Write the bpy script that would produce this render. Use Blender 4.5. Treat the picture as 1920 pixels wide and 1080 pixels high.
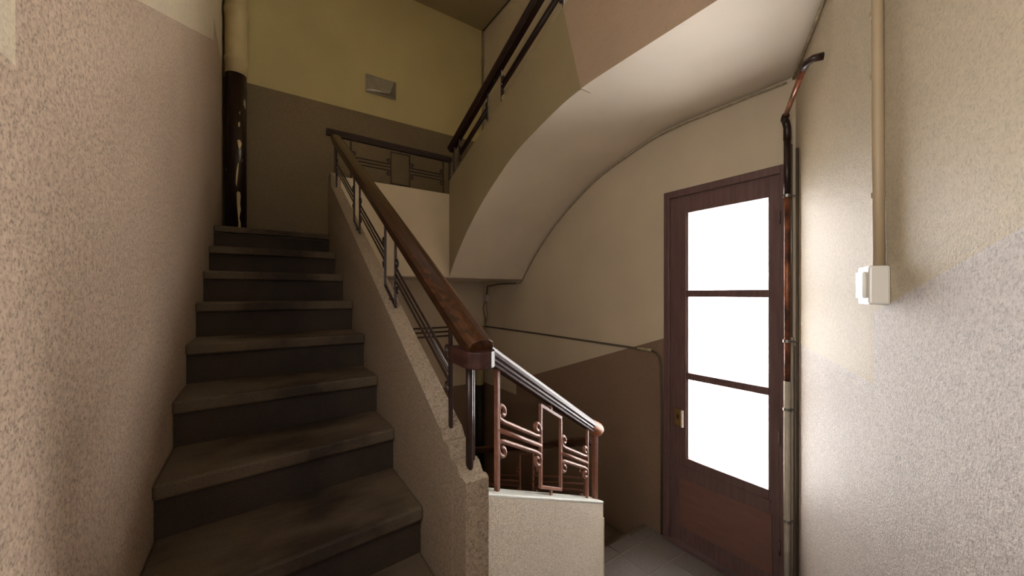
import bpy, bmesh, math, random
from mathutils import Vector
random.seed(7)
S = bpy.context.scene
COL = S.collection
for o in list(bpy.data.objects): bpy.data.objects.remove(o)

# ------------------------------------------------------------------ camera, light, exposure
EYE = 1.84                      # eye above the door landing; everything is built with the eye level as z=0, then lifted
STOREY = 3.27
LWX = -.275
cam = bpy.data.cameras.new('camera'); camo = bpy.data.objects.new('camera', cam); COL.objects.link(camo)
cam.lens = 700*36/1920; cam.sensor_width = 36; cam.shift_y = 11/1920; cam.clip_start = .02
camo.location = (0, 0, 0); camo.rotation_euler = (math.radians(90), 0, math.radians(-34.2))
S.camera = camo
S.view_settings.view_transform = 'Standard'; S.view_settings.look = 'None'
S.view_settings.gamma = 1; S.view_settings.use_curve_mapping = False
S.view_settings.exposure = 0.62
w = bpy.data.worlds.new('world'); S.world = w; w.use_nodes = True
w.node_tree.nodes['Background'].inputs[0].default_value = (.80, .88, 1, 1)
w.node_tree.nodes['Background'].inputs[1].default_value = .8
def area(name, loc, direction, sx, sy, power, col):
    l = bpy.data.lights.new(name, 'AREA'); l.shape = 'RECTANGLE'; l.size = sx; l.size_y = sy; l.energy = power; l.color = col
    o = bpy.data.objects.new(name, l); COL.objects.link(o); o.location = loc
    o.rotation_euler = Vector(direction).to_track_quat('-Z', 'Y').to_euler()
    return o
area('daylight', (3.20, 1.66, -.35), (-1, 0, 0), 1.08, 2.6, 185, (1, .965, .94))
area('fill_left_window', (LWX-.06, .22, .45), (1, 0, 0), .62, 1.1, 11, (1, .95, .88))  # added fill beside the camera, no such window is known
area('fill_below', (3.05, 1.26, -.25-STOREY), (-1, 0, 0), 1.0, 2.3, 110, (1, .93, .85))  # added fill for the lower well, through an unseen storey door
area('fill_above', (3.05, 1.26, -.25+STOREY), (-1, 0, 0), 1.0, 2.3, 125, (1, .93, .80))  # added ambient fill through an unseen door one storey up

# ------------------------------------------------------------------ materials
def lin(r, g, b):
    f = lambda v: (v/255/12.92) if v/255 <= .04045 else ((v/255+.055)/1.055)**2.4
    return (f(r), f(g), f(b), 1)
class NT:
    def __init__(s, name):
        s.m = bpy.data.materials.new(name); s.m.use_nodes = True; s.t = s.m.node_tree
        s.b = s.t.nodes['Principled BSDF']; s.tc = s.n('ShaderNodeTexCoord')
    def n(s, ty, **kw):
        x = s.t.nodes.new(ty)
        for k, v in kw.items(): setattr(x, k, v)
        return x
    def l(s, a, b): s.t.links.new(a, b)
    def noise(s, scale, detail=3, rough=.5, vec=None):
        x = s.n('ShaderNodeTexNoise'); x.inputs['Scale'].default_value = scale; x.inputs['Detail'].default_value = detail
        x.inputs['Roughness'].default_value = rough; s.l(vec or s.tc.outputs['Object'], x.inputs['Vector']); return x.outputs['Fac']
    def ramp(s, fac, stops):
        x = s.n('ShaderNodeValToRGB'); e = x.color_ramp.elements
        while len(e) < len(stops): e.new(.5)
        for i, (p, c) in enumerate(stops): e[i].position = p; e[i].color = c if len(c) == 4 else (*c, 1)
        s.l(fac, x.inputs['Fac']); return x.outputs['Color']
    def mix(s, fac, a, b, mode='MIX'):
        x = s.n('ShaderNodeMix', data_type='RGBA', blend_type=mode)
        if isinstance(fac, (int, float)): x.inputs[0].default_value = fac
        else: s.l(fac, x.inputs[0])
        for i, v in ((6, a), (7, b)):
            if isinstance(v, tuple): x.inputs[i].default_value = v if len(v) == 4 else (*v, 1)
            else: s.l(v, x.inputs[i])
        return x.outputs[2]
    def bump(s, h, strength, dist):
        x = s.n('ShaderNodeBump'); x.inputs['Strength'].default_value = strength; x.inputs['Distance'].default_value = dist
        s.l(h, x.inputs['Height']); s.l(x.outputs[0], s.b.inputs['Normal'])
def grey(v): return (v, v, v, 1)
def paint(name, col, rough=.6, speck=0., sscale=90, bump=.3, bdist=.002, bscale=110, blot=.12, spec=.5):
    t = NT(name); c = col
    big = t.ramp(t.noise(1.7, 4), [(.3, grey(1-blot)), (.7, grey(1))])
    c2 = t.mix(1.0, c, big, 'MULTIPLY')
    if speck:
        sp = t.ramp(t.noise(sscale, 2, .6), [(.33, grey(1-speck)), (.5, grey(1)), (.66, grey(1+speck*.0))])
        c2 = t.mix(1.0, c2, sp, 'MULTIPLY')
        sp2 = t.ramp(t.noise(sscale*.45, 2, .6), [(.35, grey(1-speck*.5)), (.6, grey(1))])
        c2 = t.mix(1.0, c2, sp2, 'MULTIPLY')
    t.l(c2, t.b.inputs['Base Color']); t.b.inputs['Roughness'].default_value = rough
    t.b.inputs['Specular IOR Level'].default_value = spec
    if bump: t.bump(t.noise(bscale*1.25, 5, .62), bump, bdist)
    return t.m
def plain(name, col, rough=.4, metal=0., var=.25, vs=25, bump=0, bs=60, spec=.5):
    t = NT(name)
    v = t.ramp(t.noise(vs, 4), [(.3, grey(1-var)), (.7, grey(1))])
    t.l(t.mix(1.0, col, v, 'MULTIPLY'), t.b.inputs['Base Color'])
    t.b.inputs['Roughness'].default_value = rough; t.b.inputs['Metallic'].default_value = metal
    t.b.inputs['Specular IOR Level'].default_value = spec
    if bump: t.bump(t.noise(bs, 3), bump, .001)
    return t.m
CREAM = lin(206, 191, 164); YELL = lin(204, 191, 142); DADO = lin(150, 128, 108)
M = {}
M['cream_stipple'] = paint('cream_stipple_paint', CREAM, .55, .2, 150, .75, .004, 130)
M['cream_smooth'] = paint('cream_smooth_paint', lin(210, 196, 172), .6, .0, 60, .12, .002, 40)
M['yellow_smooth'] = paint('warm_cast_cream_paint', YELL, .6, .0, 60, .1, .002, 40)  # cream paint with a warm light cast mixed into its colour
M['dado_near'] = paint('brown_stipple_dado_paint', lin(186, 162, 140), .6, .5, 170, .5, .003, 170)
M['dado_right'] = paint('sheen_stipple_dado_paint', lin(214, 204, 198), .55, .32, 150, .9, .004, 130, spec=.3)  # base colour lightened to carry the wall's sheen near the camera
M['dado_door'] = paint('taupe_dado_paint', lin(142, 118, 98), .5, .18, 110, .3, .002, 110)
M['dado_far'] = paint('olive_brown_dado_paint', lin(132, 116, 88), .55, .2, 110, .2, .002, 110)
M['soffit'] = paint('white_soffit_paint', lin(214, 202, 184), .6, 0, 60, .08, .002, 30)
M['stringer_olive'] = paint('olive_stringer_tone', lin(160, 146, 114), .6, .06, 90, .2, .002, 90)
M['stringer_rose'] = paint('rose_beige_tone', lin(186, 162, 140), .6, .06, 90, .2, .002, 90)  # face past the leaning joint, pinker and paler than the olive part
M['ceiling'] = paint('ceiling_paint', lin(170, 156, 118), .7, 0, 60, .05, .002, 30)
M['parapet'] = paint('sand_granite_render', lin(168, 150, 128), .7, .5, 170, .7, .004, 150)
M['parapet_pale'] = paint('pale_granite_render', lin(202, 188, 168), .65, .36, 170, .7, .004, 150)
M['coping'] = paint('white_painted_coping', lin(214, 216, 208), .45, .08, 80, .3, .002, 80)
def stone(name, col, worn, wear=True):
    t = NT(name)
    sp = t.ramp(t.noise(260, 2, .7), [(.35, grey(.55)), (.5, grey(1)), (.68, grey(1.0))])
    c = t.mix(1.0, col, sp, 'MULTIPLY')
    if wear:
        mp = t.n('ShaderNodeMapping'); mp.inputs['Scale'].default_value = (2.2, 4.5, 2); t.l(t.tc.outputs['Object'], mp.inputs[0])
        sx = t.n('ShaderNodeSeparateXYZ'); t.l(t.tc.outputs['Object'], sx.inputs[0])
        m1 = t.n('ShaderNodeMath', operation='SUBTRACT'); t.l(sx.outputs[0], m1.inputs[0]); m1.inputs[1].default_value = .07
        m2 = t.n('ShaderNodeMath', operation='ABSOLUTE'); t.l(m1.outputs[0], m2.inputs[0])
        m3 = t.n('ShaderNodeMath', operation='MULTIPLY_ADD'); t.l(m2.outputs[0], m3.inputs[0]); m3.inputs[1].default_value = -.8; m3.inputs[2].default_value = .17
        m4 = t.n('ShaderNodeMath', operation='ADD'); t.l(m3.outputs[0], m4.inputs[0]); t.l(t.noise(1.1, 5, .6, mp.outputs[0]), m4.inputs[1])
        w_ = t.ramp(m4.outputs[0], [(.42, grey(0)), (.66, grey(.95))])
        c = t.mix(w_, c, t.mix(1.0, worn, sp, 'MULTIPLY'))
    t.l(c, t.b.inputs['Base Color']); t.b.inputs['Roughness'].default_value = .7
    t.bump(t.noise(200, 2), .4, .002); return t.m
M['tread'] = stone('worn_granite_tread', lin(106, 92, 75), lin(50, 39, 30))
M['riser'] = stone('dark_granite_riser', lin(66, 53, 42), lin(48, 38, 31))
M['tile'] = stone('grey_terrazzo_tile', lin(116, 110, 106), lin(86, 82, 82))
M['grout'] = plain('pale_grout', lin(140, 132, 124), .9)
def wood(name, a, b, rough=.28, axis=0, scale=18):
    t = NT(name); mp = t.n('ShaderNodeMapping'); sc = [scale]*3; sc[axis] = 1.6; mp.inputs['Scale'].default_value = sc
    t.l(t.tc.outputs['Object'], mp.inputs[0])
    g = t.noise(3, 5, .6, mp.outputs[0]); c = t.ramp(g, [(.32, a), (.68, b)])
    chips = t.ramp(t.noise(38, 3, .6), [(.745, grey(0)), (.76, grey(.6))])
    c = t.mix(chips, c, tuple(min(1, v*2.6) for v in b[:3])+(1,))
    t.l(c, t.b.inputs['Base Color']); t.b.inputs['Roughness'].default_value = rough; t.bump(g, .15, .001); return t.m
M['rail_wood'] = wood('varnished_red_brown_wood', lin(46, 28, 17), lin(78, 46, 26), .25, 1)
M['rail_black'] = wood('near_black_brown_wood', lin(30, 18, 15), lin(50, 30, 25), .35, 1)
M['rail_dark'] = wood('dark_brown_painted_wood', lin(46, 26, 24), lin(68, 42, 36), .38, 1); M['rail_dark'].node_tree.nodes['Principled BSDF'].inputs['Specular IOR Level'].default_value = .25
M['cap_wood'] = wood('orange_brown_worn_wood', lin(130, 70, 32), lin(176, 104, 54), .55, 1)
M['door_wood'] = wood('brown_door_wood_hazed', lin(94, 70, 70), lin(112, 86, 84), .45, 2)  # brown shifted grey-purple to carry haze from the bright glass
M['kick'] = wood('brown_kick_sheet', lin(112, 80, 70), lin(124, 88, 78), .5, 1, 8)
M['iron'] = plain('brown_painted_iron', lin(138, 92, 74), .45, .1, .3, 60, .12, 120, .4)
M['iron_dark'] = plain('dark_brown_painted_iron', lin(52, 34, 28), .35, .1, .3, 60, .2, 120)
def copper():
    t = NT('painted_copper_pipe'); f = t.ramp(t.noise(7, 4, .6), [(.40, lin(72, 46, 38)), (.5, lin(124, 72, 48)), (.66, lin(176, 112, 80))])
    t.l(f, t.b.inputs['Base Color']); t.b.inputs['Roughness'].default_value = .35; t.b.inputs['Metallic'].default_value = .2; return t.m
M['copper'] = copper()
M['white_pipe'] = plain('cream_painted_pipe', lin(206, 198, 182), .4, 0, .15)
M['cable'] = plain('old_brown_cable', lin(92, 78, 62), .6)
M['cable_pale'] = plain('cream_painted_cable', lin(176, 162, 130), .6, 0, .5, 40)
M['steel'] = plain('worn_steel', lin(170, 166, 160), .35, .7)
M['brass'] = plain('brass', lin(160, 130, 80), .35, .7)
M['plastic'] = plain('white_plastic', lin(228, 224, 216), .25, 0, .05)
M['lamp_body'] = plain('grey_white_lamp_plastic', lin(190, 184, 178), .35, 0, .1)
M['dark'] = plain('black_iron', lin(24, 20, 18), .6)
def soil():
    t = NT('peeling_black_brown_pipe_paint')
    mp = t.n('ShaderNodeMapping'); mp.inputs['Scale'].default_value = (9, 9, 3.2); t.l(t.tc.outputs['Object'], mp.inputs[0])
    f = t.ramp(t.noise(1.4, 5, .55, mp.outputs[0]), [(.665, grey(0)), (.675, grey(1))])
    c = t.mix(f, lin(40, 24, 18), lin(196, 186, 160))
    t.l(c, t.b.inputs['Base Color']); t.b.inputs['Roughness'].default_value = .28; return t.m
M['soil'] = soil()
M['conduit'] = plain('beige_painted_conduit', lin(176, 156, 126), .5, 0, .1, 6)
M['soil_cream'] = plain('cream_pipe_paint', lin(206, 190, 146), .45, 0, .12, 6)
def glass():
    t = NT('frosted_pane'); T = t.t; out = T.nodes['Material Output']
    tr = t.n('ShaderNodeBsdfTransparent'); rf = t.n('ShaderNodeBsdfRefraction'); rf.inputs['Roughness'].default_value = .35; rf.inputs['IOR'].default_value = 1.15
    gl = t.n('ShaderNodeBsdfGlossy'); gl.inputs['Roughness'].default_value = .2
    m1 = t.n('ShaderNodeMixShader'); m1.inputs[0].default_value = .35; t.l(tr.outputs[0], m1.inputs[1]); t.l(rf.outputs[0], m1.inputs[2])
    m2 = t.n('ShaderNodeMixShader'); m2.inputs[0].default_value = .05; t.l(m1.outputs[0], m2.inputs[1]); t.l(gl.outputs[0], m2.inputs[2])
    t.l(m2.outputs[0], out.inputs['Surface']); return t.m
M['glass'] = glass()
M['outside'] = plain('pale_blue_balcony_wall', lin(190, 190, 206), .9)

# ------------------------------------------------------------------ helpers
class MB:
    def __init__(s): s.v = []; s.f = []; s.mi = []
    def add(s, vs, fs, mi=0):
        n = len(s.v); s.v += [tuple(v) for v in vs]; s.f += [tuple(n+i for i in f) for f in fs]
        s.mi += ([mi]*len(fs) if isinstance(mi, int) else list(mi)); return s
    def box(s, x0, x1, y0, y1, z0, z1, mi=0):
        return s.prism([(x0, y0), (x1, y0), (x1, y1), (x0, y1)], z0, z1, mi)
    def prism(s, poly, z0, z1, mi=0):           # plan polygon, z may be a list per vertex
        n = len(poly); a = z0 if isinstance(z0, list) else [z0]*n; b = z1 if isinstance(z1, list) else [z1]*n
        vs = [(p[0], p[1], a[i]) for i, p in enumerate(poly)]+[(p[0], p[1], b[i]) for i, p in enumerate(poly)]
        fs = [tuple(range(n))[::-1], tuple(range(n, 2*n))]+[(i, (i+1) % n, n+(i+1) % n, n+i) for i in range(n)]
        return s.add(vs, fs, mi)
    def slab_x(s, prof, x0, x1, mside=0, medge=None):   # profile in (y,z) extruded along x
        n = len(prof); vs = [(x0, y, z) for y, z in prof]+[(x1, y, z) for y, z in prof]
        m = [mside, mside]+(medge if medge else [mside]*n)
        return s.add(vs, [tuple(range(n)), tuple(range(n, 2*n))[::-1]]+[(i, n+i, n+(i+1) % n, (i+1) % n) for i in range(n)], m)
    def tube(s, path, r, n=8, mi=0, flat=1.0):
        P = [Vector(p) for p in path]; rings = []; up = None
        for i, p in enumerate(P):
            t = (P[min(i+1, len(P)-1)]-P[max(i-1, 0)]).normalized()
            if up is None: up = Vector((0, 0, 1)) if abs(t.z) < .9 else Vector((1, 0, 0))
            a = (up-t*up.dot(t)).normalized(); b = t.cross(a); up = a
            rr = r[i] if isinstance(r, list) else r
            rings.append([p+a*math.cos(2*math.pi*k/n)*rr+b*math.sin(2*math.pi*k/n)*rr*flat for k in range(n)])
        vs = [v for R in rings for v in R]; fs = []
        for i in range(len(P)-1):
            for k in range(n): fs.append((i*n+k, i*n+(k+1) % n, (i+1)*n+(k+1) % n, (i+1)*n+k))
        fs.append(tuple(range(n))[::-1]); fs.append(tuple(range((len(P)-1)*n, len(P)*n)))
        return s.add(vs, fs, mi)
    def sweep(s, prof, path, side, mi=0, scales=None):   # prof in (side, up)
        n = len(prof); sd = Vector(side).normalized(); vs = []
        P = [Vector(p) for p in path]
        for i, p in enumerate(P):
            t = (P[min(i+1, len(P)-1)]-P[max(i-1, 0)]).normalized(); up = sd.cross(t)
            if up.z < 0: up = -up
            k = scales[i] if scales else 1
            vs += [p+sd*a*k+up*b*k for a, b in prof]
        fs = [(i*n+k, i*n+(k+1) % n, (i+1)*n+(k+1) % n, (i+1)*n+k) for i in range(len(P)-1) for k in range(n)]
        fs += [tuple(range(n))[::-1], tuple(range((len(P)-1)*n, len(P)*n))]
        return s.add(vs, fs, mi)
def build(name, mb, mat, parent=None, bevel=0, smooth=False, kind=None):
    off = parent.location if parent and not parent.parent else (parent.location+parent.parent.location if parent else Vector())
    me = bpy.data.meshes.new(name); me.from_pydata([Vector(v)-off for v in mb.v], [], mb.f)
    for m in (mat if isinstance(mat, list) else [mat]): me.materials.append(M[m])
    for p, i in zip(me.polygons, mb.mi): p.material_index = i
    bm = bmesh.new(); bm.from_mesh(me); bmesh.ops.triangulate(bm, faces=[f for f in bm.faces if len(f.verts) > 4], quad_method='BEAUTY', ngon_method='EAR_CLIP'); bmesh.ops.recalc_face_normals(bm, faces=bm.faces); bm.to_mesh(me); bm.free()
    o = bpy.data.objects.new(name, me); COL.objects.link(o)
    if parent: o.parent = parent
    if smooth:
        for p in me.polygons: p.use_smooth = len(p.vertices) < 5
    if bevel:
        b = o.modifiers.new('bevel', 'BEVEL'); b.width = bevel; b.segments = 2; b.limit_method = 'ANGLE'; b.angle_limit = .6
    if kind: o['kind'] = kind
    return o
def thing(name, label, cat, loc, group=None, kind=None):
    o = bpy.data.objects.new(name, None); COL.objects.link(o); o.location = loc; o.empty_display_size = .1
    if label: o['label'] = label; o['category'] = cat
    if group: o['group'] = group
    if kind: o['kind'] = kind
    return o
def tag(o, label, cat, group=None):
    o['label'] = label; o['category'] = cat
    if group: o['group'] = group
    return o

# ------------------------------------------------------------------ the walls (x across, y away along the flights, z from eye level)
LW = -.275; DW = 2.555; FW = 4.47; ZB = -5.14; ZT = 4.7; LC = 3.53; LZ = .51
CORN = Vector((DW, .8585)); RD = Vector((-.8846, -.4664))        # right wall direction, door corner towards the camera
RN = Vector((-.4664, .8846))                                     # its normal into the room
REND = (DW-LW)/.8846
def wall(name, p0, d, nrm, strips, mats, top=ZT, bot=ZB):
    """strips: (u0,u1,dado0,dado1[,zlow]) along d from p0; front split into dado and upper paint, solid .12 thick behind"""
    mb = MB(); P = lambda u, z, k=0: (p0[0]+d[0]*u-nrm[0]*k, p0[1]+d[1]*u-nrm[1]*k, z)
    for st in strips:
        u0, u1, a, b = st[:4]; low = st[4] if len(st) > 4 else None
        def piece(z00, z01, z10, z11, mi):
            mb.add([P(u0, z00), P(u1, z01), P(u1, z11), P(u0, z10), P(u0, z00, .12), P(u1, z01, .12), P(u1, z11, .12), P(u0, z10, .12)],
                   [(0, 1, 2, 3), (7, 6, 5, 4), (0, 4, 5, 1), (3, 2, 6, 7), (0, 3, 7, 4), (1, 5, 6, 2)], mi)
        if low is None: piece(bot, bot, a, b, 1); piece(a, b, top, top, 0)
        else:                                   # openings, lowest first
            z = bot
            for n, (lo_, hi_) in enumerate(low): piece(z, z, lo_, lo_, 1 if n == 0 else 0); z = hi_
            piece(z, z, top, top, 0)
    o = build(name, mb, mats, kind='structure'); return o
# left wall, opened for the added fill window
wall('wall_left', (LW, -.62), (0, 1), (1, 0),
     [(0, .51, .312, .312), (.51, 1.15, 0, 0, [(-.12, 1.02)]), (1.15, 1.425, .312, .312), (1.425, 3.55+.62, .49, 1.89), (3.55+.62, FW+.62, 2.07, 2.07)], ['cream_stipple', 'dado_near'])
wn = thing('window_added', None, None, (LW-.05, .21, -.12), kind='structure')  # made-up window out of view, added to let the fill lamp in
build('added_window_frame', MB().box(LW-.09, LW-.03, -.11, -.07, -.12, 1.02).box(LW-.09, LW-.03, .49, .53, -.12, 1.02).box(LW-.09, LW-.03, -.07, .49, -.12, -.08).box(LW-.09, LW-.03, -.07, .49, .98, 1.02), 'door_wood', wn, bevel=.003)
build('added_window_sill', MB().box(LW-.10, LW+.01, -.11, .53, -.135, -.115), 'coping', wn, bevel=.003)
# far wall: lower storey part and upper storey part
wall('wall_far', (LW, FW), (1, 0), (0, -1), [(0, DW-LW, 2.063, 2.063)], ['yellow_smooth', 'dado_far'], bot=.3)
wall('wall_far_below', (LW, FW), (1, 0), (0, -1), [(0, DW-LW, -1.207, -1.207)], ['cream_smooth', 'dado_door'], top=.3)
# door wall: u from the far corner towards the camera
D0, D1, DT, DB = .889, 1.696, .762, -EYE
u = lambda a: FW-a
wall('wall_door', (DW, FW), (0, -1), (-1, 0),
     [(0, u(3.669), -1.207, -1.207), (u(3.669), u(D1), -1.028, -.3365),
      (u(D1), u(D0), 0, 0, [(DB-STOREY, DT-STOREY), (DB, DT), (DB+STOREY, DT+STOREY)]), (u(D0), u(.8585), -.3, -.3)], ['cream_smooth', 'dado_door'])
# right wall
wall('wall_right', CORN, RD, RN,
     [(0, 1.164, -.272, -.272), (1.164, 2.4, -.055, .272), (2.4, REND, .312, .312)], ['cream_stipple', 'dado_right'])
mb = MB().prism([(LW-.1, LC), (DW+.1, LC), (DW+.1, FW+.1), (LW-.1, FW+.1)], 3.607, 3.9)
build('ceiling', mb, 'ceiling', kind='structure')
mb = MB().prism([(LW-.1, -.75), (DW+.1, .8), (DW+.1, LC+.3), (LW-.1, LC+.3)], ZT-.05, ZT+.1)
build('ceiling_high', mb, 'ceiling', kind='structure')
mb = MB().prism([(LW-.1, -.75), (DW+.1, .8), (DW+.1, FW+.1), (LW-.1, FW+.1)], ZB-.1, ZB+.02)
build('floor_bottom', mb, 'riser', kind='structure')

# ------------------------------------------------------------------ landings
def rw_a(c): return CORN.y+(c-CORN.x)*.4664/.8846       # y of the right wall at x=c
TD = Vector((.8846, .4664))                             # direction of the short flight going down
# door landing with its tiles
mb = MB().prism([(1.46, 1.335), (1.46, 1.86), (DW, 1.86), (DW, .8585), (1.7, rw_a(1.7))], -EYE-.2, -EYE-.004)
fl = build('floor', mb, 'grout', kind='structure')
def clip(poly, n, d):       # keep n.p <= d
    out = []
    for i in range(len(poly)):
        p, q = poly[i], poly[(i+1) % len(poly)]; a = n[0]*p[0]+n[1]*p[1]-d; b = n[0]*q[0]+n[1]*q[1]-d
        if a <= 0: out.append(p)
        if a*b < 0: t = a/(a-b); out.append((p[0]+(q[0]-p[0])*t, p[1]+(q[1]-p[1])*t))
    return out
TS = .236
for i in range(-4, 2):
    for j in range(-5, 2):
        x0 = 2.35+i*TS+.005; y0 = 1.515+j*TS+.005; x1 = x0+TS-.010; y1 = y0+TS-.010
        poly = [(x0, y0), (x1, y0), (x1, y1), (x0, y1)]
        for n, d in (((1, 0), DW-.003), ((-1, 0), -1.46), ((0, 1), 1.86), ((.4664, -.8846), .4664*CORN.x-.8846*CORN.y-.003)):
            if poly: poly = clip(poly, n, d)
        if len(poly) >= 3:
            # keep clear of the first step
            poly = clip(poly, (-.8846, -.4664), -1.96)
        if len(poly) < 3: continue
        build('tile', MB().prism(poly, -EYE-.012, -EYE+random.uniform(-.001, .001)), 'tile', fl)
# far landing slab and the lower one
mb = MB().box(LW, DW, LC+.03, FW, .165, LZ-.05); build('floor_far_landing', mb, 'soffit', kind='structure')
mb = MB().box(LW, .50, LC+.022, FW, LZ-.045, LZ).box(.50, DW, LC+.09, FW, LZ-.045, LZ)
build('floor_far_landing_paving', mb, 'tread', kind='structure', bevel=.006)
mb = MB().box(LW, DW, LC+.03, FW, .14-STOREY, LZ-STOREY); build('floor_lower_landing', mb, 'tread', kind='structure')
# pale parapet of the far landing on the well side
mb = MB().box(.58, 1.70, LC, LC+.085, .168, 1.025)
build('wall_landing_parapet', mb, 'cream_smooth', kind='structure', bevel=.006)

# ------------------------------------------------------------------ rising flight
R_, G_ = .185, .322
zk = lambda k: (2.758-k)*R_
ak = lambda k: LC-G_*k
up = thing('stair_flight', 'dark worn granite flight climbing from the camera to the far landing', 'stairs', (.1, 1.0, zk(8)))
SK = {5: (.0, .035), 6: (-.005, .075), 7: (-.02, .05), 8: (-.1, .03)}
PI_ = .505
def edge(k, off=0):
    s0, s1 = SK.get(k, (0, 0)); return [(LW, ak(k)+s0+off), (PI_, ak(k)+s1+off)]
for k in range(0, 9):
    lo = edge(k); hi = edge(k-1, .06) if k > 0 else [(LW, LC+.06), (PI_, LC+.06)]
    if k > 0: build('tread', MB().prism([lo[0], lo[1], (PI_, hi[1][1]), (LW, hi[0][1])], zk(k)-.052, zk(k)), 'tread', up, bevel=.009)
    else: build('tread', MB().prism([lo[0], lo[1], (PI_, LC+.0), (LW, LC+.0)][:2]+[(PI_, LC+.02), (LW, LC+.02)], zk(k)-.046, zk(k)+.0005), 'tread', up, bevel=.009)
    r0 = edge(k, .028); r1 = edge(k, .10)
    build('riser', MB().prism([r0[0], r0[1], r1[1], r1[0]], zk(k)-R_, zk(k)-.052), 'riser', up)
# parapet on the well side: profile along y
top = [(.985, -.560), (1.0, -.552), (1.02, -.556), (1.045, -.528), (1.065, -.524), (1.085, -.528), (1.105, -.49), (1.125, -.482), (1.145, -.486),
       (1.165, -.456), (1.2, -.437)]
PZ = lambda a: -.453+.60*(a-1.171)
for a in (1.4, 1.84, 1.9, 2.6, 3.2, 3.44): top.append((a, PZ(a)))
top += [(3.45, 1.0), (3.46, 1.025), (3.615, 1.025)]
bot = [(3.615, .17), (LC-.05, .15), (1.3, zk(7)-.45), (.985, -1.6)]
mb = MB().slab_x(top+bot, PI_, .583)
build('parapet', mb, 'parapet', up)
# sloped underside of the flight
mb = MB().slab_x([(LC+.12, .17), (LC+.12, LZ-.06), (LC+.07, LZ-.27), (LC-.02, LZ-.28), (.95, zk(8)-.27), (.95, zk(8)-.42)], LW, PI_)
build('soffit_slab', mb, 'cream_smooth', up)

# ------------------------------------------------------------------ short flight down to the door, along the right wall
sh = thing('short_stair_flight', 'short granite flight under the camera going down along the right wall to the door', 'stairs', (1.2, .6, -EYE))
def across(t, pad=0):   # line across the short flight at distance t along TD: parapet side point, wall side point
    # right wall line: n.p = const
    n = Vector((.8846*0+.4664, -.8846)); cw = n.dot(CORN)
    wpt = TD*t+n*cw
    # parapet face: a = .986+.384(c-.505)
    # p = TD*t + n*k
    k = (.986-.384*.505+.384*TD.x*t-TD.y*t)/(n.y-.384*n.x)
    return (TD*t+n*k), wpt
lv = [(12, 2.10), (11, 1.79), (10, 1.48), (9, 1.17)]
prev = None
NE = Vector((.515, .985))
for i, (k, t) in enumerate(lv):
    a0, a1 = across(t); nxt = lv[i+1][1]-.07 if i+1 < len(lv) else None
    zt = zk(k)
    if nxt:
        b0, b1 = across(nxt); poly = [a0, a1, b1, b0]
    else:
        poly = [a0, a1, Vector((LW, -.63)), Vector((LW, ak(8)+.0)), NE]
    build('tread', MB().prism([tuple(p) for p in poly], zt-.045, zt), 'tread', sh, bevel=.006)
    c0, c1 = across(t-.028); d0, d1 = across(t-.1); zb = -EYE if i == 0 else zt-R_
    build('riser', MB().prism([tuple(c0), tuple(c1), tuple(d1), tuple(d0)], zb, zt-.045), 'riser', sh)
f0, f1 = across(2.06)
mb = MB().prism([tuple(f0), tuple(f1), tuple(Vector((LW, -.63))), (LW, .9), (.5, .985)], -EYE-.2, [-EYE-.02, -EYE-.02, zk(10)-.2, zk(10)-.2, zk(10)-.2])
build('soffit_slab', mb, 'cream_smooth', sh)
FA = lambda c: .986+.384*(c-.505)               # front face of the short parapet
pn = Vector((-.384, 1)).normalized()
def cz(c): return -.628+(c-.591)*(-1.11+.628)/(1.527-.591)
c0, c1 = .583, 1.527
p = [Vector((.535, FA(.535))), Vector((c1, FA(c1))), Vector((c1, FA(c1)))+pn*.085, Vector((.583, FA(.583)))+pn*.085, Vector((.535, FA(.535)))+pn*.085]
mb = MB().prism([tuple(v) for v in p], -EYE-.2, [cz(.535)-.004, cz(c1)-.004, cz(c1)-.004, cz(c0)-.004, cz(.535)-.004])
build('parapet', mb, 'parapet_pale', sh)
q = [Vector((.584, FA(.584))), Vector((c1+.002, FA(c1)))-pn*.002, Vector((c1+.002, FA(c1)))+pn*.087, Vector((.584, FA(.584)))+pn*.087]
mb = MB().prism([tuple(v) for v in q], [cz(c0)-.014, cz(c1)-.014, cz(c1)-.014, cz(c0)-.014], [cz(c0), cz(c1), cz(c1), cz(c0)])
build('coping', mb, 'coping', sh, bevel=.004)

# ------------------------------------------------------------------ lower flight along the door wall
lowf = thing('lower_stair_flight', 'lower stair flight descending along the door wall beyond the iron railing', 'stairs', (2.0, 2.6, LZ-STOREY))
for k in range(5):
    a = 1.86+k*.4; zt = -EYE-k*.184
    build('tread', MB().box(1.56, DW, a-.45, a, zt-.045, zt) if k else MB().box(1.56, DW, 1.84, 1.885, zt-.045, zt), 'tread', lowf, bevel=.006)
    build('riser', MB().box(1.56, DW, a-.08, a-.028, zt-.184, zt-.045), 'riser', lowf)
mb = MB().slab_x([(1.40, -1.22), (1.45, -1.22), (3.61, -2.12), (3.61, -3.13), (1.40, -2.3)], 1.47, 1.56)
build('parapet', mb, 'cream_smooth', lowf)
build('soffit_slab', MB().slab_x([(1.3, -2.04), (1.9, -2.1), (3.6, -2.9), (3.6, -3.13), (1.3, -2.3)], 1.56, DW), 'cream_smooth', lowf)

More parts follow.
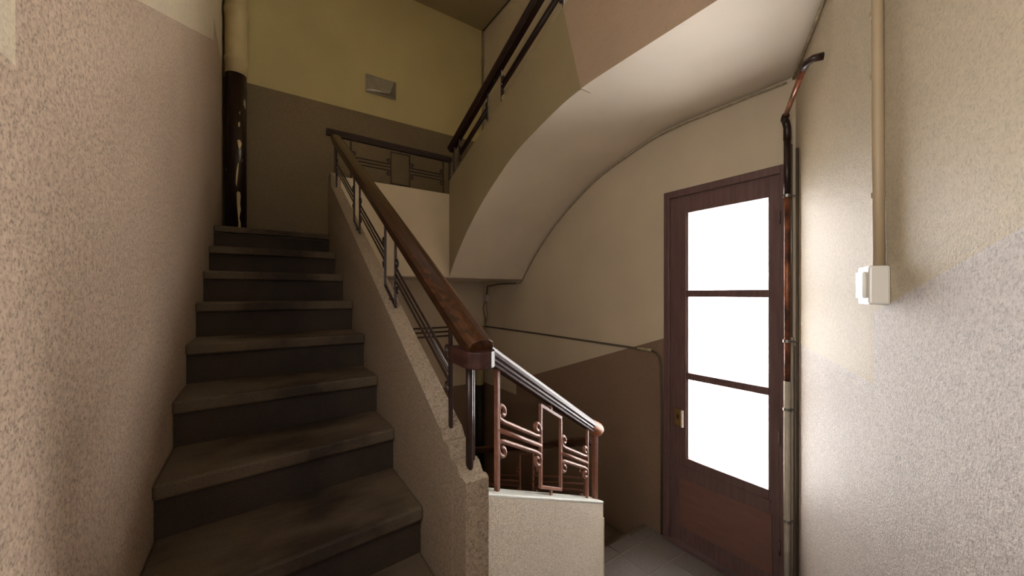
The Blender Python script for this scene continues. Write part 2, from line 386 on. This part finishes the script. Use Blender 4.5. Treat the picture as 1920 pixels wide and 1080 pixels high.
# ------------------------------------------------------------------ upper flight: arched soffit over the door
upf = thing('upper_stair_flight', 'upper stair flight over the door with a pale arched underside', 'stairs', (2.1, 3.5, LZ))
raw = [(3.53, .17), (3.40, .33), (3.198, .53), (3.05, .655), (2.886, .775), (2.70, .89), (2.459, 1.02), (2.28, 1.095), (2.114, 1.145), (1.85, 1.212), (1.7, 1.237), (1.55, 1.248), (1.4, 1.25), (1.3, 1.25)]
def cr(pts, n=7):
    out = []
    for i in range(len(pts)-1):
        p0, p1, p2, p3 = pts[max(i-1, 0)], pts[i], pts[i+1], pts[min(i+2, len(pts)-1)]
        for j in range(n):
            t = j/n; f = lambda a, b, c, d: .5*((2*b)+(-a+c)*t+(2*a-5*b+4*c-d)*t*t+(-a+3*b-3*c+d)*t**3)
            out.append((f(p0[0], p1[0], p2[0], p3[0]), f(p0[1], p1[1], p2[1], p3[1])))
    return out+[pts[-1]]
arch = cr(raw)
UZ = lambda a: 1.237+.398*(3.335-a)
SX = 1.62
# stringer wall (flight part) up to the leaning joint
st = [p for p in arch if p[0] >= 1.64]+[(1.636, 1.24), (1.80, UZ(1.80)), (3.53, UZ(3.53))]
na = len([p for p in arch if p[0] >= 1.64])
build('parapet', MB().slab_x(st, SX, SX+.08, 0, [1]*na+[0]*(len(st)-na)), ['stringer_olive', 'soffit'], upf)
st2 = [(a, z) for a, z in arch if a <= 1.636]+[(.4, 1.25), (.4, 1.87), (1.80, 1.85)]
n2 = len([p for p in arch if p[0] <= 1.636])
build('landing_parapet', MB().slab_x(st2, SX-.004, SX+.08, 0, [1]*n2+[0]*(len(st2)-n2)), ['stringer_rose', 'soffit'], upf)
# curved soffit and mass of the flight
body = [p for p in arch]+[(a, z+.035+.03*max(0, (a-1.3)/2.2)) for a, z in arch[::-1]]
mb = MB().slab_x(body, SX+.08, DW); o = build('soffit', mb, 'soffit', upf, smooth=False)

for k in range(5):
    a = 2.17+k*.32; zt = LZ+.92-k*.184
    build('tread', MB().box(SX+.08, DW, a-.31 if k else 1.30, a+.03, zt-.045, zt), 'tread', upf, bevel=.006)
    build('riser', MB().box(SX+.08, DW, a-.02, a+.004, zt-.186, zt-.045), 'riser', upf)
pl = [(SX+.08, rw_a(SX+.08)), (DW, .8585), (DW, 1.3), (SX+.08, 1.3)]
build('landing_soffit', MB().prism(pl, 1.25, 1.43), 'soffit', upf)

# ------------------------------------------------------------------ railings
PROF = [(-.022, .0), (.022, .0), (.024, .012), (.030, .016), (.030, .026), (.036, .032), (.037, .046), (.030, .060), (.016, .067), (0, .069),
        (-.016, .067), (-.030, .060), (-.037, .046), (-.036, .032), (-.030, .026), (-.030, .016), (-.024, .012)]
def rail_fn(p0, p1, zb0, zb1, zr0, zr1):
    """returns F(u,v): u 0..1 along the run, v 0..1 from parapet top to rail underside"""
    p0, p1 = Vector(p0), Vector(p1)
    def F(u_, v_):
        p = p0.lerp(p1, u_); zb = zb0+(zb1-zb0)*u_; zr = zr0+(zr1-zr0)*u_
        return Vector((p.x, p.y, zb+(zr-zb)*v_))
    F.len = (p1-p0).length; F.dir = (p1-p0).normalized(); F.side = Vector((F.dir.y, -F.dir.x, 0)); return F
def bar(mb, a, b, w, sd, d=None):       # square bar between two points
    d = d or w; a, b = Vector(a), Vector(b); t = (b-a).normalized(); s_ = Vector(sd); u_ = s_.cross(t)
    vs = [p+s_*i*d/2+u_*j*w/2 for p in (a, b) for i, j in ((-1, -1), (1, -1), (1, 1), (-1, 1))]
    mb.add(vs, [(0, 1, 2, 3), (7, 6, 5, 4), (0, 4, 5, 1), (1, 5, 6, 2), (2, 6, 7, 3), (3, 7, 4, 0)])
def scroll_bar(F, u0, u1, v, curl, r, parent, mat):
    h = (F(0, 1)-F(0, 0)).z; L = F.len; pts = []
    rad = .052*h/.36*.62; du = rad/L
    def spiral(uc, vc, sgn, start):     # sgn side +1 right end, -1 left end
        out = []
        for i in range(15):
            th = i/14*1.75*math.pi; rr = rad*(1-.62*i/14)
            out.append((uc+sgn*(rr*math.sin(th))/L*-1, vc+curl*(-rr*math.cos(th))/h))
        return out
    if curl == 0: uv = [(u0, v), (u1, v)]
    else:
        k = .085
        # rises (or drops) beside the post, then rolls in
        right = [(u1-.9*du-.004, v), (u1-.25*du, v+curl*.012), (u1-.12*du, v+curl*.05), (u1-.12*du, v+curl*k)]
        left = [(u0+.9*du+.004, v), (u0+.25*du, v+curl*.012), (u0+.12*du, v+curl*.05), (u0+.12*du, v+curl*k)]
        def roll(x, s_):
            cx = x-s_*(-1)*0; out = []
            for i in range(1, 15):
                th = i/14*1.7*math.pi; rr = rad*.62*(1-.55*i/14)
                out.append((x-s_*(rad*.62-rr*math.cos(th))/L, v+curl*k+curl*rr*math.sin(th)/h))
            return out
        uv = roll(left[-1][0], -1)[::-1]+left[::-1]+right+roll(right[-1][0], 1)
    mb = MB().tube([F(a, b) for a, b in uv], r, 7); return build('scroll_bar', mb, mat, parent, smooth=True)
def section(F, u0, u1, parent, mat, r=.0055):
    mid = .50; dv = .085
    for v, c in ((mid+dv, 1), (mid, 0), (mid-dv, -1)): scroll_bar(F, u0, u1, v, c, r, parent, mat)
def frame(F, u0, u1, parent, mat, w=.011):
    mb = MB(); sd = F.side; lo, hi = .06, .93
    for a in (u0, u1): bar(mb, F(a, lo), F(a, hi), w, sd)
    e = w*.45/F.len
    for v in (lo, hi): bar(mb, F(u0-e, v), F(u1+e, v), w, sd)
    m = (u0+u1)/2
    bar(mb, F(m, -.02), F(m, lo), w*.8, sd); bar(mb, F(m, hi), F(m, 1.02), w*.8, sd)
    return build('rectangle_frame', mb, mat, parent, bevel=.0015)
def post(F, u_, parent, mat, w=.013, name='baluster', v0=-.02, v1=1.03):
    mb = MB(); bar(mb, F(u_, v0), F(u_, v1), w, F.side); return build(name, mb, mat, parent, bevel=.002)
def handrail(F, u0, u1, parent, mat, prof=PROF, cap0=True, cap1=True, k=1.0):
    n = 14; path = [F(u0+(u1-u0)*i/n, 1) for i in range(n+1)]; sc = [k]*(n+1)
    o = build('handrail', MB().sweep([(a, b) for a, b in prof], path, F.side, 0, sc), mat, parent, smooth=False, bevel=.002)
    return o

# rising flight railing
r1 = thing('stair_railing', 'iron railing with thick red-brown wooden handrail on the rising flight parapet', 'railing', (.543, 1.171, PZ(1.171)))
A0, A1 = 1.171, 3.50
F1 = rail_fn((.543, A0), (.543, A1), PZ(A0), PZ(A1), PZ(A0)+.360, PZ(A1)+.345)
ua = lambda a: (a-A0)/(A1-A0)
post(F1, 0, r1, 'iron_dark'); post(F1, ua(3.42), r1, 'iron_dark')
fr = [(1.79, 1.965), (2.55, 2.72)]
for a, b in fr: frame(F1, ua(a), ua(b), r1, 'iron_dark')
xs = [A0, *[v for f_ in fr for v in f_], 3.42]
for i in range(0, len(xs), 2): section(F1, ua(xs[i]), ua(xs[i+1]), r1, 'iron_dark')
BIG = [(a*1.12, b*1.18) for a, b in PROF]
handrail(F1, ua(.985), ua(3.47), r1, 'rail_wood', BIG)
# flat rounded end block of the handrail over the newel
z_ = F1(ua(1.0), 1).z
mb = MB(); e = [(.543+.050*math.cos(t), .975+.045*math.sin(t)) for t in [math.pi+i*math.pi/8 for i in range(9)]]
mb.prism(e+[(.593, 1.075), (.493, 1.075)], z_-.022, z_+.028)
mb.v = [(x, y, z+.05*(y-.975)) for x, y, z in mb.v]
build('rail_end', mb, 'rail_dark', r1, bevel=.014)

# short flight railing
P0 = Vector((.6825, 1.096)); P1 = Vector((1.40, 1.3716)); NW = Vector((.552, 1.046)); PE = Vector((1.4995, 1.41))
r2 = thing('stair_railing', 'short sloping railing with scrolled iron bars on the pale low parapet', 'railing', (NW.x, NW.y, -.6))
Ls = (P1-P0).length; sl = (-1.043+.673)/Ls; sr = (-.697+.2635)/Ls
def zz(p, base): d = (p-P0).length*(1 if (p-P0).x > 0 else -1); return base[0]+base[1]*d
F2 = rail_fn(NW, PE, zz(NW, (-.673, sl)), zz(PE, (-.673, sl)), zz(NW, (-.2635, sr)), zz(PE, (-.2635, sr)))
uu = lambda p: (Vector(p)-NW).length/(PE-NW).length
u_0, u_1 = uu(P0), uu(P1)
post(F2, u_0, r2, 'iron', .016); post(F2, u_1, r2, 'iron', .013)
ra, rb = u_0+(u_1-u_0)*.385, u_0+(u_1-u_0)*.615
frame(F2, ra, rb, r2, 'iron', .013)
section(F2, u_0, ra, r2, 'iron', .009); section(F2, rb, u_1, r2, 'iron', .009)
handrail(F2, .02, 1.03, r2, 'rail_dark', [(a*.85, b*.85) for a, b in PROF])
# varnished end cap
path = [F2(.88+.024*i, 1)+Vector((0, 0, .034)) for i in range(8)]
build('rail_end', MB().tube(path, [.010, .026, .030, .033, .036, .038, .038, .026], 12), 'cap_wood', r2, smooth=True)
# near newel: two rods with collar and rounded head
mb = MB(); z0, z1 = -.575, -.155
mb.tube([(NW.x-.006, NW.y-.006, z0), (NW.x-.006, NW.y-.006, z1)], .012, 10); mb.tube([(NW.x+.012, NW.y+.010, z0), (NW.x+.012, NW.y+.010, z1)], .009, 10)
build('newel_post', mb, 'iron_dark', r2, smooth=True)
mb = MB().tube([(NW.x, NW.y, z1-.03), (NW.x, NW.y, z1-.01), (NW.x, NW.y, z1+.02), (NW.x, NW.y, z1+.035)], [.016, .028, .028, .018], 12)
build('newel_head', mb, 'iron_dark', r2, smooth=True)
zb = F2(1, 0).z; zt = F2(1, 1).z
mb = MB().box(PE.x-.014, PE.x+.006, PE.y-.012, PE.y+.012, zb-.02, zt+.01).box(PE.x+.008, PE.x+.016, PE.y-.006, PE.y+.006, zb-.02, zt+.01)
build('newel_post', mb, 'iron', r2, bevel=.002)

# lower flight railing, from the same newel down and away
r3 = thing('stair_railing', 'lower railing running down and away behind the short scrolled railing', 'railing', (1.515, 1.46, -1.2))
RL = lambda a: -.842-.385*(a-1.478)
F3 = rail_fn((1.515, 1.44), (1.515, 3.55), RL(1.44)-.43, RL(3.55)-.43, RL(1.44), RL(3.55))
ul = lambda a: (a-1.44)/(3.55-1.44)
fr = [(1.98, 2.13), (2.75, 2.92)]
for a in (1.50, 3.5): post(F3, ul(a), r3, 'iron')
for a, b in fr: frame(F3, ul(a), ul(b), r3, 'iron')
xs = [1.50, 1.98, 2.13, 2.75, 2.92, 3.5]
for i in range(0, 6, 2): section(F3, ul(xs[i]), ul(xs[i+1]), r3, 'iron')
handrail(F3, .0, 1, r3, 'rail_wood', [(a*.7, b*.7) for a, b in PROF])

# far landing railing
r4 = thing('landing_railing', 'level iron railing with dark handrail on the pale far landing parapet', 'railing', (.6, LC+.04, 1.025))
F4 = rail_fn((.52, LC+.04), (1.66, LC+.04), 1.025, 1.025, 1.375, 1.365)
uc = lambda c: (c-.52)/(1.66-.52)
for c in (.555, .685, 1.575): post(F4, uc(c), r4, 'iron_dark')
post(F4, uc(1.645), r4, 'iron_dark', .02, 'newel_post')
frame(F4, uc(1.04), uc(1.22), r4, 'iron_dark'); section(F4, uc(.685), uc(1.04), r4, 'iron_dark', .0065); section(F4, uc(1.22), uc(1.575), r4, 'iron_dark', .0065)
handrail(F4, -.03, 1, r4, 'rail_black', [(a*.9, b*.85) for a, b in PROF])

# upper flight railing
r5 = thing('stair_railing', 'dark railing rising toward the ceiling on the upper flight parapet', 'railing', (1.66, 3.5, 1.2))
F5 = rail_fn((1.65, 3.50), (1.65, 1.80), UZ(3.50), UZ(1.80), UZ(3.50)+.30, UZ(1.80)+.33)
ux = lambda a: (3.50-a)/1.70
for a in (3.47, 3.36, 1.83): post(F5, ux(a), r5, 'iron_dark', .015)
frame(F5, ux(2.80), ux(2.58), r5, 'iron_dark', .012)
section(F5, ux(3.36), ux(2.80), r5, 'iron_dark', .008); section(F5, ux(2.58), ux(1.83), r5, 'iron_dark', .008)
handrail(F5, -.02, 1, r5, 'rail_black', BIG)

# ------------------------------------------------------------------ glazed door (here, plus unseen copies above and below added for fill light)
def make_door(name, dz):
    d = thing(name, None, None, (DW, (D0+D1)/2, DB+dz), kind='structure')
    fx0, fx1 = DW-.012, DW+.10
    fw = .045
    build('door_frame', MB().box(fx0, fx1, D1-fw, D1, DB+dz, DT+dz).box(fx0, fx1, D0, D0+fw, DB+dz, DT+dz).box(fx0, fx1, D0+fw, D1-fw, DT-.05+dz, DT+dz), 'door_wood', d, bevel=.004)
    lx0, lx1 = DW+.006, DW+.045; a0, a1 = D0+fw-.001, D1-fw+.001; g0, g1 = .996, 1.527; zt, zg, zl = .585+dz, -1.19+dz, DB+.025+dz
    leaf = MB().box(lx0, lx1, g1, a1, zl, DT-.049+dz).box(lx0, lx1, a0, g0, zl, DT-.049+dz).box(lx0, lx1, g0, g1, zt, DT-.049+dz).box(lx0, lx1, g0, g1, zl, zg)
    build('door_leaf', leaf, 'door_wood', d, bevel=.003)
    bars = [(-.022, .026), (-.618, -.570)]
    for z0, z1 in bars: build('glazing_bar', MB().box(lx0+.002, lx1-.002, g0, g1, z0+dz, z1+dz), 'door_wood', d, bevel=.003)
    for z0, z1 in ((.026+dz, zt), (-.570+dz, -.022+dz), (zg, -.618+dz)):
        build('pane', MB().box(lx0+.020, lx0+.024, g0+.0, g1-.0, z0, z1), 'glass', d)
    # inner beads round the glass
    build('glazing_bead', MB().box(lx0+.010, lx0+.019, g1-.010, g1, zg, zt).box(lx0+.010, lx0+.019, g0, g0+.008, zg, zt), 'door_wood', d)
    build('kick_sheet', MB().add([(lx0-.008, .975, -1.69+dz), (lx0-.004, 1.575, -1.695+dz), (lx0-.004, 1.575, -1.35+dz), (lx0-.004, .982, -1.33+dz),
                                  (lx0, .975, -1.69+dz), (lx0, 1.575, -1.695+dz), (lx0, 1.575, -1.35+dz), (lx0, .982, -1.33+dz)],
                                 [(0, 1, 2, 3), (7, 6, 5, 4), (0, 4, 5, 1), (1, 5, 6, 2), (2, 6, 7, 3), (3, 7, 4, 0)]), 'kick', d)
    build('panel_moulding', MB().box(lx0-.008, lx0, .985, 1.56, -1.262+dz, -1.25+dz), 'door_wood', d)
    lk = build('lock_plate', MB().box(lx0-.014, lx0, 1.556, 1.612, -.97+dz, -.845+dz), 'brass', d, bevel=.004)
    build('keyhole', MB().box(lx0-.0155, lx0-.0135, 1.579, 1.589, -.915+dz, -.885+dz), 'dark', lk)
    build('latch_edge', MB().box(lx0-.018, lx0, 1.545, 1.556, -.972+dz, -.85+dz), 'plastic', lk)
    for z in (-.85, .45, -1.5):
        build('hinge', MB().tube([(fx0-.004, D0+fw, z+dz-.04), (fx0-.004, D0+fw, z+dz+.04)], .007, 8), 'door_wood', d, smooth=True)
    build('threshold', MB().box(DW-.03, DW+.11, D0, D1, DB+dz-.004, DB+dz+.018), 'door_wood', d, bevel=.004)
    return d
make_door('door_1', 0)
make_door('door_added_above', STOREY)
make_door('door_added_below', -STOREY)

# balcony floor outside; unseen side blocks added to narrow the door light
build('wall_light_block', MB().box(2.68, 3.02, .45, D0-.01, ZB, ZT-.2).box(2.68, 3.02, D1+.01, 2.3, ZB, ZT-.2), 'cream_smooth', kind='structure')
mb = MB().box(2.70, 4.4, .2, 2.4, -EYE-.1, -EYE)
build('floor_balcony', mb, 'tile', kind='structure')

# ------------------------------------------------------------------ pipes, cables, fittings
def rwp(s_, off, z): q_ = CORN+RD*s_+RN*off; return (q_.x, q_.y, z)
# large soil pipe in the far left corner
sp = thing('soil_pipe', 'thick vertical waste pipe, peeling black-brown below cream, in far left corner', 'pipe', (-.172, 4.36, LZ))
build('lower_pipe', MB().tube([(-.172, 4.36, LZ), (-.172, 4.36, 2.05)], .082, 24), 'soil', sp, smooth=True)['label'] = 'black-brown peeling lower length'
pa = [(LZ+1.54, .086), (2.16, .086), (2.17, .094), (2.20, .094), (2.21, .086), (2.60, .086), (2.61, .096), (2.66, .096), (2.67, .086), (3.60, .086)]
build('upper_pipe', MB().tube([(-.172, 4.36, z) for z, _ in pa], [r for _, r in pa], 24), 'soil_cream', sp, smooth=True)['label'] = 'cream painted upper length'
def flake(pts, r=.0835):      # (angle deg, z) outline on the pipe, 0 = towards the camera
    cx, cy = -.172, 4.36; base = math.atan2(-cy, -cx); n = len(pts)
    P = lambda a, z, rr: (cx+math.cos(base+math.radians(a))*rr, cy+math.sin(base+math.radians(a))*rr, z)
    return MB().add([P(a, z, r) for a, z in pts]+[P(a, z, r-.003) for a, z in pts], [tuple(range(n)), tuple(range(n, 2*n))[::-1]]+[(i, (i+1) % n, n+(i+1) % n, n+i) for i in range(n)])
for pts in ([(2, .93), (8, .95), (22, .94), (24, .90), (21, .84), (25, .78), (20, .74), (17, .70), (24, .66), (26, .61), (20, .58), (10, .60), (12, .66), (8, .74), (4, .84)],
            [(2, 1.13), (8, 1.20), (14, 1.22), (10, 1.12), (6, 1.05), (2, .99), (-2, 1.02), (-1, 1.08)],
            [(6, 1.42), (20, 1.43), (30, 1.40), (24, 1.36), (14, 1.34), (10, 1.38)],
            [(10, 1.58), (18, 1.60), (22, 1.57), (16, 1.545), (11, 1.55)], [(16, 1.68), (22, 1.70), (20, 1.66)]):
    build('paint_flake', flake(pts), 'soil_cream', sp)
# lower soil pipe in the far right corner under the landing
sp2 = thing('soil_pipe', 'dark waste pipe with cream top in the far corner below the landing', 'pipe', (2.46, 4.37, LZ-STOREY))
build('lower_pipe', MB().tube([(2.45, 4.38, LZ-STOREY), (2.45, 4.38, -1.21)], .06, 20), 'dark', sp2, smooth=True)
build('upper_pipe', MB().tube([(2.45, 4.38, -1.21), (2.45, 4.38, -.42)], .058, 20), 'soil_cream', sp2, smooth=True)
# conduit in upper far corner
tag(build('corner_conduit', MB().tube([(2.535, 4.45, 1.3), (2.535, 4.45, 3.1)], .011, 8).tube([(2.535, 4.45, 3.1), (2.535, 4.45, 3.2)], .018, 8).tube([(2.535, 4.45, 3.2), (2.535, 4.45, 3.60)], .011, 8), 'cable_pale', smooth=True),
    'thin cream conduit in the far upper corner below the ceiling', 'conduit')
tag(build('ceiling_cable', MB().tube([(2.542, 4.44, 3.595), (2.542, 3.55, 3.595)], .007, 6), 'cable', smooth=True), 'thin dark cable along the edge of the ceiling', 'cable')
# emergency light
el = thing('wall_light', 'small unlit rectangular wall light on the yellow far wall', 'lamp', (1.185, FW, 2.415))
x0, x1, z0, z1, yf = 1.012, 1.358, 2.31, 2.51, FW
build('housing', MB().box(x0, x1, yf-.03, yf, z0, z1), 'lamp_body', el, bevel=.004)
b_ = [(x0+.004, yf-.03, z0+.004), (x1-.004, yf-.03, z0+.004), (x1-.004, yf-.03, z1-.004), (x0+.004, yf-.03, z1-.004)]
t_ = [(x0+.03, yf-.045, z0+.03), (x1-.09, yf-.085, z0+.02), (x1-.04, yf-.085, z1-.03), (x0+.03, yf-.045, z1-.03)]
build('diffuser', MB().add(b_+t_, [(0, 1, 2, 3), (4, 5, 6, 7), (0, 1, 5, 4), (1, 2, 6, 5), (2, 3, 7, 6), (3, 0, 4, 7)]), 'steel', el, bevel=.002)
# cable following the arch on the door wall
ar = [(3.62, .125), (3.56, .135), (3.50, .205)]+[(a, z-.018) for a, z in arch if a < 3.42]
ar += [(1.1, 1.235), (.90, 1.232)]
tag(build('arch_cable', MB().tube([(DW-.008, a, z) for a, z in ar], .007, 6), 'cable_pale', smooth=True), 'thin cable following the arched soffit on the door wall', 'cable')
tag(build('corner_cable', MB().tube([rwp(.01, .012, 1.235), rwp(.5, .012, 1.235), rwp(1.0, .012, 1.235)], .007, 7), 'cable_pale', smooth=True), 'cream cable along the top of the right wall under the soffit', 'cable')
# junction box and wires at the far lower corner
jb = thing('junction_box', 'small grey junction box with loose wires at the corner below the landing', 'electrical box', (DW-.02, 4.35, -.05))
build('box_body', MB().box(DW-.045, DW-.001, 4.30, 4.39, -.10, -.01), 'lamp_body', jb, bevel=.006)
build('wire', MB().tube([(DW-.03, 4.32, -.01), (DW-.03, 4.30, .10), (DW-.02, 4.0, .125), (DW-.02, 3.64, .125)], .009, 6), 'cable', jb, smooth=True)
build('wire', MB().tube([(DW-.03, 4.36, -.10), (DW-.04, 4.40, -.20), (DW-.02, 4.37, -.33), (DW-.02, 4.38, -.43)], .006, 6), 'cable', jb, smooth=True)
build('wire', MB().tube([(DW-.04, 4.31, -.10), (DW-.07, 4.25, -.18), (DW-.03, 4.30, -.27), (DW-.02, 4.38, -.43)], .006, 6), 'cable_pale', jb, smooth=True)
# level cable on door wall then down beside the door
cb = thing('wall_cable', 'old brown cable running level across the door wall then down beside the door', 'cable', (DW-.01, 1.72, -EYE))
build('level_run', MB().tube([(DW-.012, FW-.02, -.44), (DW-.012, 3.2, -.437), (DW-.012, 1.93, -.442)], .009, 7), 'cable', cb, smooth=True)
build('sleeve', MB().tube([(DW-.012, 1.93, -.442), (DW-.012, 1.80, -.443)], .013, 8), 'cable_pale', cb, smooth=True)
build('down_run', MB().tube([(DW-.012, 1.80, -.443), (DW-.012, 1.755, -.455), (DW-.012, 1.73, -.49), (DW-.012, 1.72, -.56), (DW-.012, 1.712, -.9), (DW-.012, 1.712, -EYE+.01)], .009, 7), 'cable', cb, smooth=True)
# three level conduits on far wall below the landing
for i in range(3):
    z = -.43-.055*i
    tag(build('wall_conduit', MB().tube([(.3, FW-.012, z), (2.38, FW-.012, z)], .011, 8), 'cable', smooth=True),
        ['upper', 'middle', 'lowest'][i]+' of three level conduits on the far wall below the landing', 'conduit', 'conduits below the landing')
# copper heating pipe in the door corner
cp = thing('copper_pipe', 'copper pipe leaving the right wall, running down the corner beside the door', 'pipe', (DW-.05, .86, -EYE))
pc = rwp(.035, .045, 0)
build('branch', MB().tube([rwp(.60, .0, 1.03), rwp(.60, .035, 1.03), rwp(.585, .055, 1.025), rwp(.55, .06, 1.02)], .016, 12), 'iron_dark', cp, smooth=True)
build('level_pipe', MB().tube([rwp(.56, .06, 1.02), rwp(.06, .06, 1.0)], .0125, 12), 'copper', cp, smooth=True)
build('elbow', MB().tube([rwp(.09, .06, 1.0), rwp(.05, .06, .995), rwp(.035, .05, .98), (pc[0], pc[1], .95), (pc[0], pc[1], .88)], .019, 12), 'iron_dark', cp, smooth=True)
build('upright_dark', MB().tube([(pc[0], pc[1], .90), (pc[0], pc[1], .55)], .017, 14), 'iron_dark', cp, smooth=True)
build('upright_copper', MB().tube([(pc[0], pc[1], .56), (pc[0], pc[1], -.50)], .015, 14), 'copper', cp, smooth=True)
build('upright_cream', MB().tube([(pc[0], pc[1], -.50), (pc[0], pc[1], -EYE+.0)], .017, 14), 'white_pipe', cp, smooth=True)
for z in (.56, -.27, -.66, -1.3):
    cl = MB().tube([(pc[0], pc[1], z-.008), (pc[0], pc[1], z+.008)], .021, 12)
    q0 = rwp(.02, .0, z); bar(cl, (pc[0], pc[1], z), q0, .008, (0, 0, 1)); build('pipe_clamp', cl, 'steel', cp)
tc = thing('thin_conduit', 'slim pale conduit beside the door frame, left of the copper pipe', 'conduit', (DW-.015, .872, -EYE))
build('lower_length', MB().tube([(DW-.018, .874, -EYE), (DW-.018, .874, -.25)], .012, 10), 'white_pipe', tc, smooth=True)
build('upper_length', MB().tube([(DW-.018, .874, -.25), (DW-.018, .874, .86)], .006, 8), 'steel', tc, smooth=True)
q0 = rwp(.115, .012, 0)
tag(build('brown_cable', MB().tube([(q0[0], q0[1], -EYE), (q0[0], q0[1], .8)], .008, 8), 'cable', smooth=True), 'brown cable on the right wall just beside the copper pipe', 'cable')
# trunking and switch on the right wall
ss = 1.24
tk = thing('wall_conduit', 'cream plastic conduit dropping to the switch on the right wall', 'conduit', rwp(ss, 0, .08))
build('conduit_tube', MB().tube([rwp(ss+.012, .014, .07), rwp(ss+.004, .014, .4), rwp(ss-.012, .014, 1.5), rwp(ss-.02, .014, 4.5)], .0135, 12), 'conduit', tk, smooth=True)
for z in (.28, .62, .80, 1.2):
    build('saddle_clip', MB().tube([rwp(ss+.008-.02*z, .013, z-.007), rwp(ss+.008-.02*z, .013, z+.007)], .0165, 12), 'conduit', tk)
sw = thing('light_switch', 'white surface-mounted light switch on the right wall', 'switch', rwp(ss, 0, .03))
def rbox(s0, s1, o0, o1, z0, z1): return MB().prism([rwp(s0, o0, 0)[:2], rwp(s1, o0, 0)[:2], rwp(s1, o1, 0)[:2], rwp(s0, o1, 0)[:2]], z0, z1)
build('switch_box', rbox(ss-.045, ss+.045, 0, .045, -.030, .078), 'plastic', sw, bevel=.006)
build('rocker', rbox(ss-.030, ss+.030, .045, .054, -.012, .062), 'plastic', sw, bevel=.003)

# ------------------------------------------------------------------ lift everything so that the door landing is z = 0
for o in bpy.data.objects:
    if o.parent is None: o.location.z += EYE
